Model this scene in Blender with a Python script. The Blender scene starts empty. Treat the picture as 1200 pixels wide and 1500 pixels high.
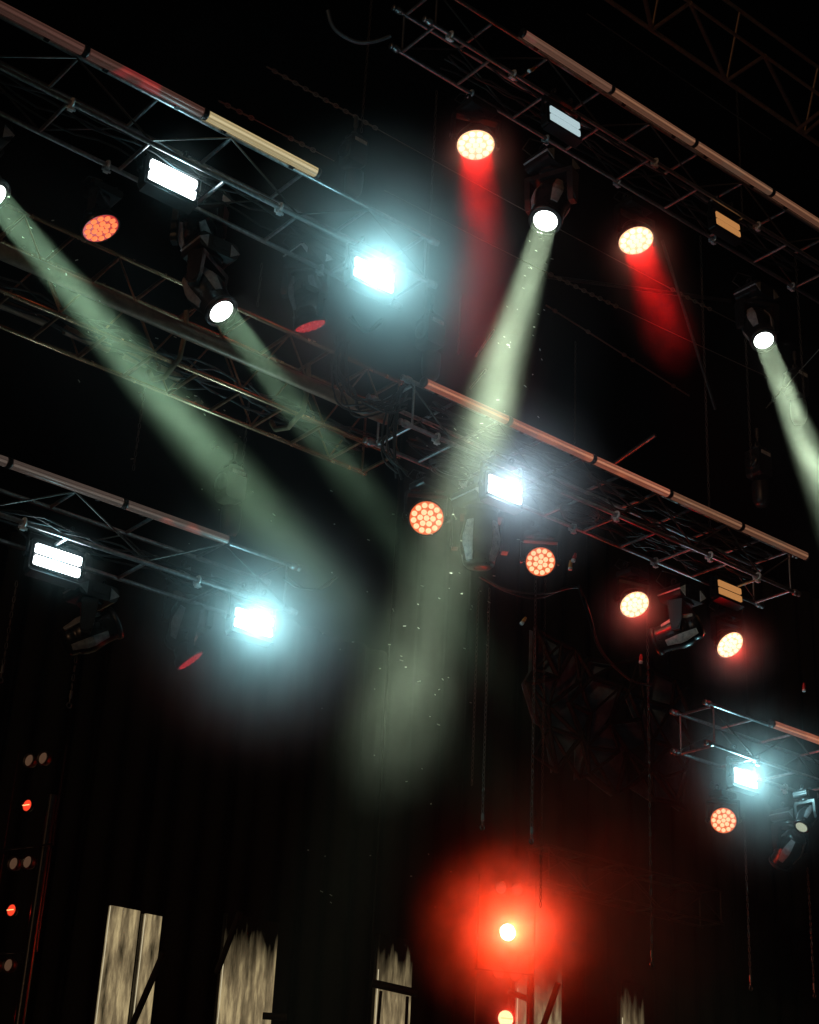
import bpy, bmesh, math, random
from mathutils import Vector, Matrix
random.seed(7)
rnd = random.Random(11)
scene = bpy.context.scene
COL = scene.collection
V = Vector
# ------------------------------------------------------------------ camera frame (solved from the vanishing points)
F = 2370.3
VP_D = (3870.0, 2040.0)
VP_Z = (874.0, -4300.0)
def ray(px, py):
    return V(((px - 600) / F, -(py - 750) / F, -1.0))
up_c = ray(*VP_Z).normalized()
fwd = V((0, 0, -1))
fh = (fwd - up_c * fwd.dot(up_c)).normalized()
rt = fh.cross(up_c)
RC = Matrix((rt, fh, up_c))            # camera -> world rotation (rows)
CAM = V((0, 0, 1.7))
def pix(px, py, z):
    return CAM + RC @ (ray(px, py) * z)
def proj(P):
    c = RC.transposed() @ (P - CAM)
    return 600 + F * c.x / -c.z, 750 - F * c.y / -c.z, -c.z
UP = V((0, 0, 1))
D = RC @ ray(*VP_D); D.z = 0; D.normalize()      # along the trusses
E = D.cross(UP).normalized()                      # across the trusses, towards the audience
RIG = Matrix((D, -E, UP)).transposed()            # rig frame: X along truss, Y upstage, Z up
def along(P, d, px):
    """parameter t so that P + t d projects to column px"""
    lo = RC.transposed() @ (P - CAM); dd = RC.transposed() @ d
    k = (px - 600) / F
    return -(lo.x + k * lo.z) / (dd.x + k * dd.z)
def alongy(P, d, py):
    lo = RC.transposed() @ (P - CAM); dd = RC.transposed() @ d
    k = -(py - 750) / F
    return -(lo.y + k * lo.z) / (dd.y + k * dd.z)

cam_d = bpy.data.cameras.new('camera'); cam = bpy.data.objects.new('camera', cam_d); COL.objects.link(cam)
cam.matrix_world = Matrix.Translation(CAM) @ RC.to_4x4()
cam_d.sensor_fit = 'VERTICAL'; cam_d.sensor_height = 36; cam_d.sensor_width = 28.8
cam_d.lens = 36 * F / 1500; cam_d.clip_start = 0.1; cam_d.clip_end = 2000
scene.camera = cam

# ------------------------------------------------------------------ materials
MATS = {}
def nodes(name):
    m = bpy.data.materials.new(name); m.use_nodes = True
    return m, m.node_tree.nodes, m.node_tree.links
def mat(name, col, rough=0.5, metal=0.0, bump=0.0, scale=20.0, var=0.25, rv=1.0):
    if name in MATS: return MATS[name]
    m, N, L = nodes(name)
    b = N['Principled BSDF']; b.inputs['Roughness'].default_value = rough; b.inputs['Metallic'].default_value = metal
    tc = N.new('ShaderNodeTexCoord'); nz = N.new('ShaderNodeTexNoise'); nz.inputs['Scale'].default_value = scale; nz.inputs['Detail'].default_value = 5
    L.new(tc.outputs['Object'], nz.inputs['Vector'])
    rp = N.new('ShaderNodeValToRGB'); rp.color_ramp.elements[0].position = .3; rp.color_ramp.elements[1].position = .7
    rp.color_ramp.elements[0].color = [c * (1 - var) for c in col] + [1]
    rp.color_ramp.elements[1].color = [min(1, c * (1 + var)) for c in col] + [1]
    L.new(nz.outputs['Fac'], rp.inputs['Fac']); L.new(rp.outputs['Color'], b.inputs['Base Color'])
    mr = N.new('ShaderNodeMapRange'); mr.inputs['To Min'].default_value = max(.02, rough - .12 * rv); mr.inputs['To Max'].default_value = min(1, rough + .15 * rv)
    L.new(nz.outputs['Fac'], mr.inputs['Value']); L.new(mr.outputs['Result'], b.inputs['Roughness'])
    if bump:
        bp = N.new('ShaderNodeBump'); bp.inputs['Strength'].default_value = bump; bp.inputs['Distance'].default_value = .01
        L.new(nz.outputs['Fac'], bp.inputs['Height']); L.new(bp.outputs['Normal'], b.inputs['Normal'])
    MATS[name] = m
    return m
ALU = mat('worn_aluminium', (.42, .42, .44), .34, .9, .1, 30)
DALU = mat('dull_aluminium', (.10, .095, .09), .45, .85, .1, 30)
STEEL = mat('chain_steel', (.16, .15, .14), .4, .9, 0, 60)
BLACK = mat('black_plastic', (.016, .016, .018), .34, 0, .05, 40)
BLACKM = mat('black_metal', (.02, .02, .022), .3, .4, .05, 40)
GREY = mat('grey_plastic', (.30, .31, .33), .4, 0, .05, 25)
SILVER = mat('pale_trim', (.8, .82, .86), .3, .1, 0, 25)
RUBBER = mat('cable_rubber', (.02, .02, .021), .38, 0, .1, 30)
DRAPE = mat('black_wool', (.0015, .0015, .002), .95, 0, .3, 6)
SCRIM = mat('pale_cloth', (.14, .25, .36), .9, 0, .1, 8)
REDP = mat('red_plastic', (.45, .03, .03), .4)
ORANGEP = mat('amber_plastic', (.6, .28, .06), .4)
WHITEP = mat('label_white', (.6, .6, .58), .6)
PIPE = mat('brown_pipe', (.26, .17, .12), .42, .5, .1, 15)
GROUND = mat('dark_ground', (.03, .03, .028), .9, 0, .3, 2)
WIRE = mat('wire_rope', (.30, .26, .22), .45, .8, 0, 80)
FLAKE = mat('dust_white', (.8, .8, .75), .7)
LATT = mat('scenic_black', (.012, .012, .012), .7, 0, .1, 9)

def emis(name, col, s, sample=False):
    if name in MATS: return MATS[name]
    m, N, L = nodes(name)
    b = N['Principled BSDF']; b.inputs['Base Color'].default_value = (.06, .05, .05, 1); b.inputs['Roughness'].default_value = .25
    b.inputs['Emission Color'].default_value = (*col, 1); b.inputs['Emission Strength'].default_value = s
    m.cycles.emission_sampling = 'AUTO' if sample else 'NONE'
    MATS[name] = m
    return m
def tube_mat(name, col, s, blotch=None, streak=14.0):
    """LED batten diffuser: dim emission, streaked along the length (object X)"""
    if name in MATS: return MATS[name]
    m, N, L = nodes(name)
    b = N['Principled BSDF']; b.inputs['Base Color'].default_value = (.07, .055, .05, 1); b.inputs['Roughness'].default_value = .35
    tc = N.new('ShaderNodeTexCoord'); mp = N.new('ShaderNodeMapping'); mp.inputs['Scale'].default_value = (.5, 60, 60)
    nz = N.new('ShaderNodeTexNoise'); nz.inputs['Scale'].default_value = 1.0; nz.inputs['Detail'].default_value = 4
    L.new(tc.outputs['Object'], mp.inputs['Vector']); L.new(mp.outputs['Vector'], nz.inputs['Vector'])
    rp = N.new('ShaderNodeValToRGB'); e = rp.color_ramp.elements
    e[0].position = .3; e[1].position = .75
    e[0].color = [c * .5 for c in col] + [1]; e[1].color = [c * 1.5 for c in col] + [1]
    L.new(nz.outputs['Fac'], rp.inputs['Fac'])
    out = rp.outputs['Color']
    n2 = N.new('ShaderNodeTexNoise'); n2.inputs['Scale'].default_value = 1.0; n2.inputs['Detail'].default_value = 1
    m2 = N.new('ShaderNodeMapping'); m2.inputs['Scale'].default_value = (2.2, 3, 3)
    oi = N.new('ShaderNodeObjectInfo'); ad = N.new('ShaderNodeVectorMath'); ad.operation = 'ADD'
    L.new(tc.outputs['Object'], m2.inputs['Vector']); L.new(m2.outputs['Vector'], ad.inputs[0]); L.new(oi.outputs['Location'], ad.inputs[1]); L.new(ad.outputs['Vector'], n2.inputs['Vector'])
    r2 = N.new('ShaderNodeValToRGB'); r2.color_ramp.elements[0].position = .60; r2.color_ramp.elements[1].position = .66
    mx = N.new('ShaderNodeMix'); mx.data_type = 'RGBA'
    mx.inputs[7].default_value = (*(blotch or col), 1)
    L.new(n2.outputs['Fac'], r2.inputs['Fac']); L.new(r2.outputs['Color'], mx.inputs[0]); L.new(out, mx.inputs[6])
    L.new(mx.outputs[2], b.inputs['Emission Color']); b.inputs['Emission Strength'].default_value = s
    m.cycles.emission_sampling = 'NONE'
    MATS[name] = m
    return m
E_WHITE = emis('strobe_white', (.86, .97, 1.0), 9)
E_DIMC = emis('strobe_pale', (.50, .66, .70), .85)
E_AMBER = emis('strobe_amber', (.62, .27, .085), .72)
E_BEAM = emis('beam_lens_white', (.93, 1, .95), 6)
E_BEAMP = emis('beam_lens_pale', (.55, .62, .45), .7)
E_OFF = mat('dark_glass', (.03, .03, .035), .08)
L_CREAM = emis('led_cream', (1, .84, .56), 2.0); P_CREAM = emis('plate_cream', (1, .60, .31), 1.55)
L_CREAM2 = emis('led_cream_orange', (1, .60, .32), 1.35); P_ORANGE = emis('plate_orange', (1, .17, .05), .9)
L_ORANGE = emis('led_orange', (1, .24, .08), 1.2); P_RED = emis('plate_red', (.75, .02, .012), .7)
L_PINK = emis('led_pink', (.8, .03, .05), .5); P_DRED = emis('plate_dark_red', (.35, .012, .025), .5)
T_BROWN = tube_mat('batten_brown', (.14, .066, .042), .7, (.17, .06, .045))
T_DIM = tube_mat('batten_dim_brown', (.075, .032, .024), .6, (.26, .03, .03))
T_CREAM = tube_mat('batten_cream', (.50, .39, .19), .8, (.36, .20, .13))
T_ROSE = tube_mat('batten_rose', (.32, .095, .055), .7, (.42, .12, .06))
T_GREY = tube_mat('batten_grey', (.062, .044, .036), .8, (.17, .05, .035))
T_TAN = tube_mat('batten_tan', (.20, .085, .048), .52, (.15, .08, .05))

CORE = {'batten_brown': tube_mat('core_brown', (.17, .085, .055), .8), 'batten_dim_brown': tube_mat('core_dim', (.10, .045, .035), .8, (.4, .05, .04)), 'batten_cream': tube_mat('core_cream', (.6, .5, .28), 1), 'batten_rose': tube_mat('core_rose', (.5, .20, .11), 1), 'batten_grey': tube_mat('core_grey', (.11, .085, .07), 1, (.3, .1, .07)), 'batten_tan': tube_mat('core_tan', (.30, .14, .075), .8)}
# ------------------------------------------------------------------ mesh builder
class MB:
    def __init__(s): s.v = []; s.f = []; s.sm = []
    def add(s, vs, fs, smooth=False):
        o = len(s.v); s.v += [tuple(x) for x in vs]; s.f += [tuple(o + i for i in f) for f in fs]; s.sm += [smooth] * len(fs)
        return s
    def box(s, c, size, rot=None):
        c = V(c); h = V(size) / 2
        vs = [V((x * h.x, y * h.y, z * h.z)) for x in (-1, 1) for y in (-1, 1) for z in (-1, 1)]
        if rot is not None: vs = [rot @ q for q in vs]
        return s.add([c + q for q in vs], [(0, 1, 3, 2), (4, 6, 7, 5), (0, 4, 5, 1), (2, 3, 7, 6), (0, 2, 6, 4), (1, 5, 7, 3)])
    def rbox(s, c, size, r, axis=1):
        """box with rounded corners in the plane across `axis`"""
        c = V(c); hx = [size[i] / 2 for i in range(3)]
        a, b = [i for i in range(3) if i != axis]
        pts = []
        for k in range(4):
            sx = 1 if k in (0, 3) else -1; sy = 1 if k in (0, 1) else -1
            for j in range(4):
                an = math.pi / 2 * (k + j / 3)
                p = [0, 0, 0]; p[a] = sx * (hx[a] - r) + r * math.cos(an); p[b] = sy * (hx[b] - r) + r * math.sin(an); pts.append(p)
        n = len(pts); vs = []
        for sgn in (-1, 1):
            for p in pts:
                q = list(p); q[axis] = sgn * hx[axis]; vs.append(c + V(q))
        return s.add(vs, [tuple(range(n))[::-1], tuple(range(n, 2 * n))] + [(i, (i + 1) % n, n + (i + 1) % n, n + i) for i in range(n)])
    def tube(s, p0, p1, r, n=10, r1=None, caps=True):
        p0 = V(p0); p1 = V(p1); r1 = r if r1 is None else r1
        ax = (p1 - p0).normalized(); t = ax.orthogonal().normalized(); b = ax.cross(t)
        vs = []
        for p, rr in ((p0, r), (p1, r1)):
            for k in range(n):
                a = 2 * math.pi * k / n; vs.append(p + t * (rr * math.cos(a)) + b * (rr * math.sin(a)))
        s.add(vs, [(k, (k + 1) % n, n + (k + 1) % n, n + k) for k in range(n)], True)
        if caps: s.add(vs, [tuple(range(n))[::-1], tuple(range(n, 2 * n))])
        return s
    def path(s, pts, r, n=6):
        pts = [V(p) for p in pts]; rings = []; prev = None
        for i, p in enumerate(pts):
            ax = (pts[min(i + 1, len(pts) - 1)] - pts[max(i - 1, 0)]).normalized()
            t = (prev - ax * prev.dot(ax)).normalized() if prev is not None else ax.orthogonal().normalized()
            prev = t; b = ax.cross(t)
            rings.append([p + t * (r * math.cos(2 * math.pi * k / n)) + b * (r * math.sin(2 * math.pi * k / n)) for k in range(n)])
        vs = [q for rg in rings for q in rg]; m = len(pts)
        fs = [(i * n + k, i * n + (k + 1) % n, (i + 1) * n + (k + 1) % n, (i + 1) * n + k) for i in range(m - 1) for k in range(n)]
        s.add(vs, fs, True)
        s.add(vs, [tuple(range(n))[::-1], tuple(range((m - 1) * n, m * n))])
        return s
    def lathe(s, prof, n=28, smooth=True, axis_z=True):
        """profile of (radius, z) turned round Z"""
        vs = [(r * math.cos(2 * math.pi * k / n), r * math.sin(2 * math.pi * k / n), z) for r, z in prof for k in range(n)]
        m = len(prof)
        s.add(vs, [(i * n + k, i * n + (k + 1) % n, (i + 1) * n + (k + 1) % n, (i + 1) * n + k) for i in range(m - 1) for k in range(n)], smooth)
        s.add(vs, [tuple(range(n))[::-1], tuple(range((m - 1) * n, m * n))])
        return s
    def prism(s, poly, ax, depth):
        """polygon (list of 3D points) pushed along vector ax*depth"""
        n = len(poly); a = V(ax) * depth
        vs = [V(p) for p in poly] + [V(p) + a for p in poly]
        return s.add(vs, [tuple(range(n))[::-1], tuple(range(n, 2 * n))] + [(i, (i + 1) % n, n + (i + 1) % n, n + i) for i in range(n)])
    def ring(s, c, R, r, ax, n=10, m=5, sx=1.0, long=None):
        c = V(c); ax = V(ax).normalized(); t = (V(long) if long else ax.orthogonal()).normalized(); b = ax.cross(t); vs = []
        for i in range(n):
            a = 2 * math.pi * i / n; dr = t * math.cos(a) + b * math.sin(a); ctr = c + t * (R * sx * math.cos(a)) + b * (R * math.sin(a))
            for j in range(m):
                q = 2 * math.pi * j / m; vs.append(ctr + dr * (r * math.cos(q)) + ax * (r * math.sin(q)))
        return s.add(vs, [(i * m + j, ((i + 1) % n) * m + j, ((i + 1) % n) * m + (j + 1) % m, i * m + (j + 1) % m) for i in range(n) for j in range(m)], True)
    def mesh(s, name, m=None):
        me = bpy.data.meshes.new(name); me.from_pydata(s.v, [], s.f)
        me.polygons.foreach_set('use_smooth', s.sm)
        bm = bmesh.new(); bm.from_mesh(me); bmesh.ops.recalc_face_normals(bm, faces=bm.faces); bm.to_mesh(me); bm.free()
        me.materials.append(m); me.update()
        return me
CACHE = {}
def cached(key, fn, m):
    if key not in CACHE: CACHE[key] = fn().mesh(key, m)
    return CACHE[key]
def link(name, me, parent=None, mtx=None, m=None):
    o = bpy.data.objects.new(name, me); COL.objects.link(o)
    if parent is not None: o.parent = parent
    if mtx is not None: o.matrix_local = mtx
    if m is not None:
        o.material_slots[0].link = 'OBJECT'; o.material_slots[0].material = m
    return o
def tag(o, label=None, cat=None, group=None, kind=None):
    if label: o['label'] = label
    if cat: o['category'] = cat
    if group: o['group'] = group
    if kind: o['kind'] = kind
    return o
def empty(name, loc, label, cat, group=None, rot=RIG):
    o = bpy.data.objects.new(name, None); COL.objects.link(o); o.empty_display_size = .2
    o.matrix_world = Matrix.Translation(loc) @ rot.to_4x4()
    return tag(o, label, cat, group)
def single(name, mb, m, label, cat, group=None, kind=None, origin=None):
    """a thing that is one mesh, built in world coordinates, origin moved to its own place"""
    o0 = V(origin) if origin is not None else V(mb.v[0])
    mb.v = [tuple(V(q) - o0) for q in mb.v]
    o = link(name, mb.mesh(name, m)); o.location = o0
    return tag(o, label, cat, group, kind)
T = Matrix.Translation
def frame_from(v, hint):
    """rotation whose -Z is v and whose X is horizontal-ish"""
    z = -v.normalized(); x = hint.cross(z)
    if x.length < .05: x = V((1, 0, 0))
    x.normalize(); y = z.cross(x)
    return Matrix((x, y, z)).transposed()

# ------------------------------------------------------------------ lights
def lamp(kind, parent, loc_local, power, col, radius=.05, aim=None, spread=None, angle=None, blend=.4):
    ld = bpy.data.lights.new('lamp', kind); ld.color = col; ld.energy = power
    if kind == 'AREA':
        ld.shape = 'DISK'; ld.size = radius * 2; ld.spread = spread
    else:
        ld.shadow_soft_size = radius
    if kind == 'SPOT':
        ld.spot_size = angle; ld.spot_blend = blend
    o = bpy.data.objects.new('lamp', ld); COL.objects.link(o); o.parent = parent
    m = T(loc_local)
    if aim is not None: m = m @ frame_from(aim, V((0, 0, 1))).to_4x4()
    o.matrix_local = m
    return o

# ------------------------------------------------------------------ haze
def vol_mat(name, dens, aniso, falloff=None, col=(1, 1, 1), noise=0.0, rise=0.0):
    m, N, L = nodes(name); N.remove(N['Principled BSDF'])
    pv = N.new('ShaderNodeVolumePrincipled'); pv.inputs['Color'].default_value = (*col, 1); pv.inputs['Anisotropy'].default_value = aniso
    pv.inputs['Density'].default_value = dens
    L.new(pv.outputs['Volume'], N['Material Output'].inputs['Volume'])
    if falloff:
        tc = N.new('ShaderNodeTexCoord'); ln = N.new('ShaderNodeVectorMath'); ln.operation = 'LENGTH'
        L.new(tc.outputs['Object'], ln.inputs[0])
        mr = N.new('ShaderNodeMapRange'); mr.inputs['From Min'].default_value = 0; mr.inputs['From Max'].default_value = 1; mr.inputs['To Min'].default_value = 1; mr.inputs['To Max'].default_value = 0
        L.new(ln.outputs['Value'], mr.inputs['Value'])
        pw = N.new('ShaderNodeMath'); pw.operation = 'POWER'; pw.inputs[1].default_value = falloff; L.new(mr.outputs['Result'], pw.inputs[0])
        ml = N.new('ShaderNodeMath'); ml.operation = 'MULTIPLY'; ml.inputs[1].default_value = dens; L.new(pw.outputs[0], ml.inputs[0])
        out = ml.outputs[0]
        if rise:
            rs = N.new('ShaderNodeMath'); rs.operation = 'POWER'; rs.inputs[1].default_value = rise; L.new(ln.outputs['Value'], rs.inputs[0])
            m5 = N.new('ShaderNodeMath'); m5.operation = 'MULTIPLY'; L.new(out, m5.inputs[0]); L.new(rs.outputs[0], m5.inputs[1]); out = m5.outputs[0]
        if noise:
            nz = N.new('ShaderNodeTexNoise'); nz.inputs['Scale'].default_value = 3.2; nz.inputs['Detail'].default_value = 4
            L.new(tc.outputs['Object'], nz.inputs['Vector'])
            m3 = N.new('ShaderNodeMapRange'); m3.inputs['From Min'].default_value = .5 - noise; m3.inputs['From Max'].default_value = .5 + noise
            m3.inputs['To Min'].default_value = .25; m3.inputs['To Max'].default_value = 1.6
            L.new(nz.outputs['Fac'], m3.inputs['Value'])
            m4 = N.new('ShaderNodeMath'); m4.operation = 'MULTIPLY'; L.new(out, m4.inputs[0]); L.new(m3.outputs['Result'], m4.inputs[1]); out = m4.outputs[0]
        L.new(out, pv.inputs['Density'])
    return m
HAZE_D, HAZE_G = .0006, .45
hz = MB().box((6, 16, 9.5), (60, 46, 21.2))
single('haze', hz, vol_mat('haze_air', HAZE_D, HAZE_G), None, None, kind='stuff', origin=(6, 16, 9.5))
def puff(P, R, dens, fall=2.0, g=.35, noise=0.0, shape=(1, 1, 1), rot=None, rise=0.0):  # local haze added to shape lamp halos and the fade of beams
    mb = MB()
    bm = bmesh.new(); bmesh.ops.create_icosphere(bm, subdivisions=3, radius=1.02)
    bm.verts.ensure_lookup_table()
    mb.add([v.co.copy() for v in bm.verts], [[v.index for v in f.verts] for f in bm.faces], True); bm.free()
    o = link('haze', mb.mesh('haze', vol_mat('haze_added', dens, g, fall, noise=noise, rise=rise)))
    m = T(P)
    if rot is not None: m = m @ rot.to_4x4()
    o.matrix_world = m @ Matrix.Diagonal((R * shape[0], R * shape[1], R * shape[2], 1))
    o['kind'] = 'stuff'
    return o

# ------------------------------------------------------------------ trusses
def make_truss(P0, length, w, h, label, nspace=.85, r=.024, m=ALU, roundnode=True, diag=True, group='box trusses of the lighting rig', bm_=None, dm=None):
    """P0 = bottom chord nearest the audience at one end; runs along D, w upstage, h up"""
    bm_ = bm_ or m; dm = dm or DALU
    t = empty('lighting_truss', P0, label, 'truss', group)
    ch = MB().tube((0, 0, 0), (length, 0, 0), r, 12).mesh('chord', m)
    for y in (0, w):
        for z in (0, h):
            link('chord', ch, t, T((0, y, z)))
    n = max(1, round(length / nspace)); sp = length / n
    k = f'rung{w:.2f}{m.name}'
    rung = cached(k, lambda: MB().tube((0, r, 0), (0, w - r, 0), r * .8, 8), bm_)
    k2 = f'post{h:.2f}{m.name}'
    post = cached(k2, lambda: MB().tube((0, 0, r), (0, 0, h - r), r * .55, 8), bm_)
    dg = MB().tube((0, 0, r), (sp, 0, h - r), r * .42, 8).mesh('diagonal', dm)
    dg2 = MB().tube((0, 0, h - r), (sp, 0, r), r * .42, 8).mesh('diagonal', dm)
    for i in range(n + 1):
        x = min(max(i * sp, .06), length - .06)
        link('rung', rung, t, T((x, 0, 0))); link('rung', rung, t, T((x + (.02 if i < n else -.02), 0, h)))
    for i in range(n):
        if diag:
            link('diagonal', dg if i % 2 else dg2, t, T((i * sp, 0, 0)))
            link('diagonal', dg2 if i % 2 else dg, t, T((i * sp, w, 0)))
    for x in (.06, length - .06):
        for y in (0, w): link('post', post, t, T((x, y, 0)))
    if roundnode:
        cn = cached('end_fitting' + m.name, lambda: MB().lathe([(.026, -.02), (.044, -.015), (.05, .03), (.05, .06), (.036, .075), (.036, .1), (.044, .105), (.044, .13), (.02, .135)], 14), ALU)
        for x, s in ((0, -1), (length, 1)):
            for y in (0, w):
                for z in (0, h):
                    link('end_fitting', cn, t, T((x, y, z)) @ Matrix.Rotation(s * math.pi / 2, 4, 'Y') @ Matrix.Scale(.82, 4))
    return t
TR = {}
WARM_ALU = mat('warm_tinted_dim_alu', (.30, .17, .10), .42, .9, .05, 20)  # brace aluminium with the warm light tinted into its colour
def truss_px(key, px, py, z, px2, w, h, label, **kw):
    P = pix(px, py, z)
    t2 = along(P, D, px2)
    if t2 < 0: P = P + D * t2; t2 = -t2
    TR[key] = (P, t2, w, h)
    return make_truss(P, t2, w, h, label, **kw)
truss_px('A', 627, 413, 16.6, -160, .57, .52, 'silver box truss across the upper left, its open end beside the brightest white strobe')
truss_px('B', 632, 34, 17.6, 1330, .58, .55, 'silver box truss at top right carrying the wash light with the falling red beam')
truss_px('D', 597, 622, 16.7, 1163, .58, .52, 'box truss through the middle with the rosy light tubes on top, full of cables', nspace=.6)
truss_px('E', 422, 894, 17.3, -150, .57, .52, 'thin dim box truss at lower left holding two white strobes')
truss_px('F', 1042, 1090, 20.0, 1330, .55, .52, 'small box truss end at lower right above the bluish strobe')
truss_px('C', 585, 669, 17.9, -140, .60, .93, 'deep orange lit truss running from the left edge to the middle', m=mat('warm_lit_alu', (.75, .45, .27), .26, .95, 0, 5, .15, .3), bm_=WARM_ALU, dm=WARM_ALU, nspace=.55, r=.026, roundnode=False)  # chord colour carries the warm light falling on this truss
BRONZE = mat('bronze_metal', (.30, .19, .12), .42, .55, .05, 20)
def roof_truss():
    A = pix(955, 44, 24.0)                      # far bottom chord
    B = pix(1011, 4, 24.0 - .95)                # near bottom chord
    t = empty('roof_truss', A, 'brown roof truss in the top right corner with a big zigzag underneath', 'truss', 'roof trusses')
    inv = t.matrix_world.inverted()
    def put(name, p, q, r): link(name, MB().tube(inv @ p, inv @ q, r, 10).mesh(name, BRONZE), t)
    def at(P, px): return P + D * along(P, D, px)
    put('chord', at(A, 760), at(A, 1320), .035); put('chord', at(B, 760), at(B, 1320), .025)
    mid = (at(A, 900) + at(B, 955)) / 2 + UP * 1.1
    put('chord', at(mid, 760), at(mid, 1320), .03)
    far = [at(A, x) for x in (868, 955, 1064, 1178)]; near = [at(B, x) for x in (934, 1011, 1120, 1225)]
    for a, b in zip(far, near): put('brace', a, b, .03)
    for a, b in zip(near, far[1:]): put('brace', a, b, .035)
    for a in far: put('brace', a, at(mid, proj(a)[0] + 20), .02)
roof_truss()
tr_far = truss_px('H', 800, 1290, 27.0, 1060, .5, .6, 'faint far truss glowing dark red to the right of the big red light', m=DALU, nspace=.9, r=.024, roundnode=False, group='roof trusses')

def chord_pt(key, px, y=0, z=0):
    P, Ln, w, h = TR[key]
    Q = P - E * y + UP * z
    return Q + D * along(Q, D, px)

# the zigzag on the underside of the roof truss
# ------------------------------------------------------------------ LED battens
def batten(P, Q, label, m, r=.05):
    ln = (Q - P).length
    t = empty('light_tube', P, label, 'light tube', 'light tubes clamped along the trusses')
    link('diffuser', MB().tube((.03, 0, 0), (ln - .03, 0, 0), r, 14).mesh('diffuser', m), t)
    cap = cached(f'cap{r}', lambda: MB().lathe([(r * .7, -.012), (r * 1.12, -.006), (r * 1.12, .024), (r * .9, .03)], 16), BLACK)
    link('end_cap', cap, t, Matrix.Rotation(math.pi / 2, 4, 'Y')); link('end_cap', cap, t, T((ln, 0, 0)) @ Matrix.Rotation(-math.pi / 2, 4, 'Y'))
    br = cached('tube_bracket', lambda: MB().box((0, r + .02, 0), (.05, .05, .05)), BLACKM)
    link('led_core', MB().tube((.04, -r * .86, -r * .42), (ln - .04, -r * .86, -r * .42), .012, 8).mesh('led_core', CORE[m.name]), t)
    for k in (.2, .8): link('bracket', br, t, T((ln * k, 0, 0)))
    return t
def batten_row(key, pxs, labels, mats, dy=-.10, dz=0.0, r=.05):
    P, Ln, w, h = TR[key]
    for i in range(len(pxs) - 1):
        a = chord_pt(key, pxs[i], dy, h + dz); b = chord_pt(key, pxs[i + 1], dy, h + dz)
        batten(a, b, labels[i], mats[i], r)
batten_row('A', [-140, 125, 300, 466], ['dim brown light tube at the far upper left above the black corner', 'brown light tube with a red patch, left of the bright cream tube', 'bright cream coloured light tube on the upper left truss'], [T_DIM, T_DIM, T_CREAM])
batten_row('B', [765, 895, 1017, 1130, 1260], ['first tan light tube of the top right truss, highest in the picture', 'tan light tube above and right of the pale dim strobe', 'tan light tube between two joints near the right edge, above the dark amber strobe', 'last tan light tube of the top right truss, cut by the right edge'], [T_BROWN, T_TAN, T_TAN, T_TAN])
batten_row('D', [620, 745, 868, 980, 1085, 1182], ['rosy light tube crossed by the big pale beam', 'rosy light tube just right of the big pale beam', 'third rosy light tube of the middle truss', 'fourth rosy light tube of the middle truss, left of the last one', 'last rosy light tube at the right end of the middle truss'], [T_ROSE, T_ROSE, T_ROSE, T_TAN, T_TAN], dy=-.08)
batten_row('E', [-130, 13, 182, 336], ['grey streaked light tube cut by the left edge', 'grey streaked light tube with an orange patch above the left double strobe', 'grey streaked light tube ending before the lower left bright strobe'], [T_GREY, T_GREY, T_GREY], dy=-.06)
batten_row('F', [1130, 1300], ['short rosy light tube at the lower right edge'], [T_ROSE], dy=-.06, dz=.0)

# ------------------------------------------------------------------ moving head lights
def m_head():
    return MB().lathe([(.05, .235), (.115, .23), (.145, .2), (.155, .14), (.15, .12), (.17, .10), (.19, .04), (.195, -.04), (.18, -.10), (.165, -.16), (.158, -.27), (.162, -.33), (.15, -.335), (.145, -.30), (.05, -.295)], 30)
def m_headring(): return MB().lathe([(.163, -.30), (.172, -.305), (.172, -.345), (.15, -.35), (.148, -.34)], 30)
def m_lens(): return MB().lathe([(.001, -.352), (.05, -.350), (.10, -.344), (.147, -.335), (.147, -.31), (.001, -.309)], 30)
def m_panel(a):
    mb = MB()
    # strip of shell standing proud of the head, from rear to front
    pr = [(.158, .19), (.176, .11), (.198, .04), (.203, -.04), (.187, -.11), (.171, -.2)]
    n = 5; vs = []
    for off in (0, -.02):
        for r_, z in pr:
            for k in range(n):
                an = a + (k / (n - 1) - .5) * (.62 - abs(z) * .9)
                vs.append(((r_ + off) * math.cos(an), (r_ + off) * math.sin(an), z))
    m = len(pr); fs = []
    for i in range(m - 1):
        for k in range(n - 1):
            fs.append((i * n + k, i * n + k + 1, (i + 1) * n + k + 1, (i + 1) * n + k))
            o = m * n
            fs.append((o + i * n + k, o + (i + 1) * n + k, o + (i + 1) * n + k + 1, o + i * n + k + 1))
    b = [(i * n) for i in range(m)]; c = [i * n + n - 1 for i in range(m)]
    for i in range(m - 1):
        fs.append((b[i], b[i + 1], b[i + 1] + m * n, b[i] + m * n)); fs.append((c[i], c[i] + m * n, c[i + 1] + m * n, c[i + 1]))
    fs.append(tuple([k for k in range(n)] + [m * n + k for k in range(n - 1, -1, -1)]))
    e = (m - 1) * n
    fs.append(tuple([e + m * n + k for k in range(n)] + [e + k for k in range(n - 1, -1, -1)]))
    return mb.add(vs, fs, False)
def m_base(): return MB().rbox((0, 0, -.11), (.44, .34, .17), .05, 1).box((0, -.172, -.11), (.16, .008, .06)).box((.0, 0, -.205), (.2, .2, .03))
def m_corner(s):
    return MB().prism([(s * .13, -.176, -.045), (s * .235, -.176, -.11), (s * .13, -.176, -.185)], (0, 1, 0), .35)
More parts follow.
